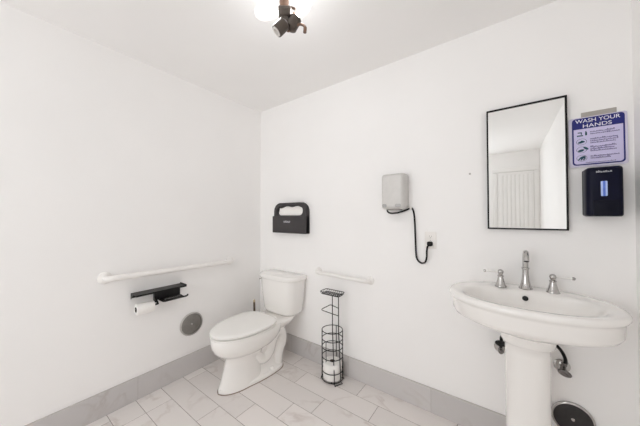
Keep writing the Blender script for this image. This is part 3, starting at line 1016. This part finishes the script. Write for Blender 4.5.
for s, hx, hy, lv in ((-1, -0.106, -0.027, 0.068), (1, 0.104, -0.014, 0.072)):
    bm = BM()
    lathe(bm, [(0.027, 0), (0.027, 0.004), (0.024, 0.009), (0.019, 0.022), (0.0145, 0.040), (0.012, 0.052), (0.0145, 0.055), (0.0145, 0.059), (0.009, 0.064), (0.0125, 0.072), (0.014, 0.079), (0.0115, 0.087), (0.005, 0.092), (0, 0.0925)], (hx, hy, 0), (0, 0, 1), 26)
    hn = obj('handle', bm, M['chrome'], fc)
    d = Vector((s, 0.12 * s, -0.02)).normalized()
    p = Vector((hx, hy, 0.079))
    bm = BM()
    tube(bm, [p + d * 0.008, p + d * 0.02, p + d * (lv * 0.6), p + d * lv], [0.0065, 0.0045, 0.005, 0.006], 14)
    tag(obj('lever', bm, M['seat'], hn), 'white lever')
    bm = BM()
    lathe(bm, [(0.006, 0), (0.0078, 0.002), (0.0078, 0.008), (0.005, 0.012), (0, 0.0125)], p + d * (lv - 0.002), d, 14)
    obj('lever_tip', bm, M['chrome'], hn)

# ------------------------------------------------------------------ supply valves with hoses
def valve(label, x, z, hose_pts, tilt, knob_mat, kz=0.0):
    t = thing('shutoff_valve', label, 'valve', (x, 0, z), 0, 'sink supply valves')
    bm = BM()
    lathe(bm, [(0.033, 0), (0.033, 0.003), (0.025, 0.010), (0.013, 0.013), (0.0085, 0.014)], (0, 0, 0), (0, -1, 0), 26)
    obj('escutcheon', bm, M['chrome'], t)
    bm = BM()
    tube(bm, [(0, -0.008, 0), (0, -0.05, 0)], 0.0078, 14)
    lathe(bm, [(0.012, 0), (0.013, 0.004), (0.013, 0.03), (0.010, 0.034), (0.010, 0.04)], (0, -0.034, 0), (0, -1, 0), 20)
    lathe(bm, [(0.009, 0), (0.009, 0.018), (0.0115, 0.019), (0.0115, 0.033), (0.008, 0.035)], (0, -0.05, 0.006), (tilt * 0.2, 0, 1), 18)
    obj('valve_body', bm, M['dark_chrome'], t)
    bm = BM()
    if kz:            # stem up to the raised knob
        tube(bm, [(0, -0.056, 0.02), (0, -0.060, kz), (0, -0.076, kz)], 0.0065, 12)
    o = sup(0.027, 0.0155, 0.0155, 2.0, 28)
    rt = Matrix.Rotation(tilt * 0.5, 3, 'Y')
    loft(bm, [[Vector((0, -0.074 - d, kz)) + rt @ Vector((x_ * f, 0, y_ * f)) for x_, y_ in o] for d, f in ((0, 0.8), (0.002, 0.97), (0.008, 1.0), (0.012, 0.92), (0.014, 0.6))])
    obj('knob', bm, knob_mat, t)
    bm = BM()
    pts = spline(hose_pts, 7)
    tube(bm, [Vector(p) - Vector((x, 0, z)) for p in pts], 0.0075, 12)
    tag(obj('supply_hose', bm, M['rubber'], t), 'black supply hose')
    return t


valve('chrome shutoff valve with a black hose on the wall right of the sink pedestal', 2.358, 0.528,
      [(2.366, -0.05, 0.562), (2.364, -0.052, 0.59), (2.350, -0.06, 0.625), (2.325, -0.075, 0.66), (2.295, -0.09, 0.70), (2.27, -0.10, 0.75), (2.262, -0.10, 0.80)], 0.6, M['dark_chrome'])
valve('shutoff valve with a black oval knob showing left of the sink pedestal', 2.103, 0.546,
      [(2.106, -0.05, 0.592), (2.106, -0.052, 0.62), (2.115, -0.06, 0.65), (2.135, -0.08, 0.69), (2.15, -0.09, 0.74), (2.155, -0.095, 0.80)], -0.1, M['rubber'], 0.052)

# ------------------------------------------------------------------ cleanout covers
def cover(name, label, u, w, r, face, dm, rim_m, rimw):
    t = thing(name, label, 'cover', face(u, w, 0), 0, 'round wall covers')
    ax = face(0, 0, 1) - face(0, 0, 0)
    bm = BM()
    lathe(bm, [(r - rimw, 0.0), (r, 0.0), (r, 0.006), (r - 0.003, 0.009), (r - rimw, 0.010), (r - rimw - 0.001, 0.006), (r - rimw - 0.002, 0.0005)], (0, 0, 0), ax, 48)
    obj('rim', bm, rim_m, t)
    bm = BM()
    lathe(bm, [(r - rimw + 0.0005, 0.001), (r - rimw, 0.006), (r - rimw - 0.004, 0.0085), (r * 0.5, 0.0105), (r * 0.2, 0.011), (0.0, 0.011)], (0, 0, 0), ax, 48)
    obj('disc', bm, dm, t)
    bm = BM()
    lathe(bm, [(0.008, 0), (0.008, 0.002), (0.006, 0.0045), (0, 0.005)], ax * 0.0105, ax, 18)
    obj('screw', bm, M['chrome'], t)
    return t


cover('cleanout_cover', 'round grey metal cover on the left wall beside the toilet', -0.738, 0.405, 0.094, left, M['zinc'], M['steel'], 0.010)
cover('cleanout_cover', 'round dark cover with a chrome rim low on the wall right of the sink pedestal', 2.395, 0.274, 0.082, back, M['zinc_dark'], M['chrome'], 0.009)

# ------------------------------------------------------------------ ceiling light
cl = thing('ceiling_light', 'bronze ceiling light with lit clear bulbs above the middle of the room', 'ceiling light', (1.30, -0.955, ROOM_H), 0, 'ceiling lights')
bm = BM()
lathe(bm, [(0.065, 0), (0.065, -0.006), (0.058, -0.016), (0.03, -0.026), (0.012, -0.03), (0.012, -0.034)], (0, 0, 0), (0, 0, 1), 36)
obj('canopy', bm, M['bronze'], cl)
bm = BM()
tube(bm, [(0, 0, -0.028), (0, 0, -0.10)], 0.009, 14)
tube(bm, [(0, 0, -0.17), (0.0015, -0.001, -0.21)], 0.009, 14)
lathe(bm, [(0.010, 0), (0.02, -0.008), (0.023, -0.03), (0.018, -0.055), (0.024, -0.06), (0.024, -0.07), (0.012, -0.08)], (0, 0, -0.095), (0, 0, 1), 22)
obj('stem', bm, M['copper'], cl)
iu = Vector((0.804, 0.594, 0))       # sideways across the view, iv = away from the camera
iv = Vector((-0.594, 0.804, 0))
iz = Vector((0, 0, 1))
def W(a, b2, c_): return iu * a + iv * b2 + iz * c_
hub = W(0.004, -0.005, -0.230)
bm = BM()
lathe(bm, [(0.006, 0.03), (0.02, 0.028), (0.026, 0.012), (0.026, -0.010), (0.018, -0.022), (0.007, -0.026), (0, -0.0262)], hub, (0, 0, 1), 24)
obj('hub', bm, M['bronze'], cl)


def arm_socket(root, d, arm_pts, lit, sm=M['bronze']):
    d = d.normalized()
    bm = BM()
    tube(bm, spline(arm_pts, 6), 0.0058, 10)
    obj('arm', bm, M['copper'], cl)
    bm = BM()
    lathe(bm, [(0.010, -0.008), (0.022, 0.0), (0.027, 0.006), (0.0275, 0.054), (0.0255, 0.058), (0.0225, 0.058), (0.0225, 0.035)], root, d, 26)
    so = obj('socket', bm, sm, cl)
    bm = BM()
    lathe(bm, [(0.0135, 0.02), (0.0215, 0.022), (0.0215, 0.060), (0.0145, 0.061), (0.0145, 0.045), (0, 0.044)], root, d, 22)
    obj('socket_insert', bm, M['insert'], so)
    if lit:
        bm = BM()
        lathe(bm, [(0.0135, 0.042), (0.0140, 0.056), (0.0195, 0.074), (0.0275, 0.096), (0.0325, 0.120), (0.0315, 0.142), (0.0245, 0.160), (0.012, 0.170), (0.0, 0.172)], root, d, 30)
        bu = obj('bulb', bm, M['bulb'], cl)
        bm = BM()
        lathe(bm, [(0.004, 0.06), (0.009, 0.070), (0.015, 0.090), (0.018, 0.112), (0.016, 0.134), (0.009, 0.148), (0, 0.15)], root, d, 20)
        obj('filament', bm, M['filament'], bu)


s1 = W(0.036, -0.008, -0.182)
arm_socket(s1, W(-1, -0.05, -0.02), [W(0.0, 0, -0.14), W(0.03, -0.002, -0.150), W(0.055, -0.008, -0.165), W(0.054, -0.008, -0.182), s1], True)
s2 = W(0.030, -0.012, -0.262)
arm_socket(s2, W(0.50, -0.05, 0.85), [hub, W(0.014, -0.01, -0.262), W(0.022, -0.012, -0.270), s2], True)
s3 = W(0.010, -0.035, -0.252)
arm_socket(s3, W(-0.66, -0.10, -0.72), [hub, W(0.002, -0.02, -0.245), s3], False, M['bronze'])
bm = BM()
pts = spline([hub, W(0.05, -0.02, -0.25), W(0.080, -0.02, -0.245), W(0.099, -0.022, -0.258), W(0.099, -0.022, -0.285)], 6)
tube(bm, pts, [0.006] * (len(pts) - 6) + [0.008] * 6, 12)
obj('arm', bm, M['copper'], cl)
fill_light = copy_tree(cl)  # second fixture, added out of view to brighten the room
fill_light.location = (1.30, -2.85, ROOM_H)
fill_light['label'] = 'unseen copy of the bronze ceiling light added behind the camera for fill'

# ------------------------------------------------------------------ camera, world, colour management
f_px, yaw, pitch, roll = 249.953768, 0.636484322, 0.0138923160, -0.00237987737
fw = Vector((-math.sin(yaw) * math.cos(pitch), math.cos(yaw) * math.cos(pitch), math.sin(pitch)))
rt = Vector((math.cos(yaw), math.sin(yaw), 0))
up = rt.cross(fw)
r2 = rt * math.cos(roll) + up * math.sin(roll)
u2 = up * math.cos(roll) - rt * math.sin(roll)
cam = bpy.data.cameras.new('camera')
cam.sensor_fit = 'HORIZONTAL'
cam.sensor_width = 36.0
cam.lens = 36.0 * f_px / 640.0
cam.clip_start = 0.01
co = bpy.data.objects.new('camera', cam)
COL.objects.link(co)
mw = Matrix((r2, u2, -fw)).transposed().to_4x4()
mw.translation = Vector((2.12850276, -1.79450246, 1.30313840))
co.matrix_world = mw
SC.camera = co

w = bpy.data.worlds.new('world')
SC.world = w
w.use_nodes = True
w.node_tree.nodes['Background'].inputs[0].default_value = (0.945, 0.975, 1.0, 1)
w.node_tree.nodes['Background'].inputs[1].default_value = 2.2
SC.cycles.max_bounces = 24
SC.cycles.diffuse_bounces = 20
SC.cycles.glossy_bounces = 6
SC.cycles.transparent_max_bounces = 12
SC.cycles.sample_clamp_indirect = 8.0
SC.cycles.caustics_reflective = False
SC.cycles.caustics_refractive = False
SC.view_settings.view_transform = 'Standard'
SC.view_settings.look = 'None'
SC.view_settings.gamma = 1.0
SC.view_settings.use_curve_mapping = False
SC.view_settings.exposure = 1.22
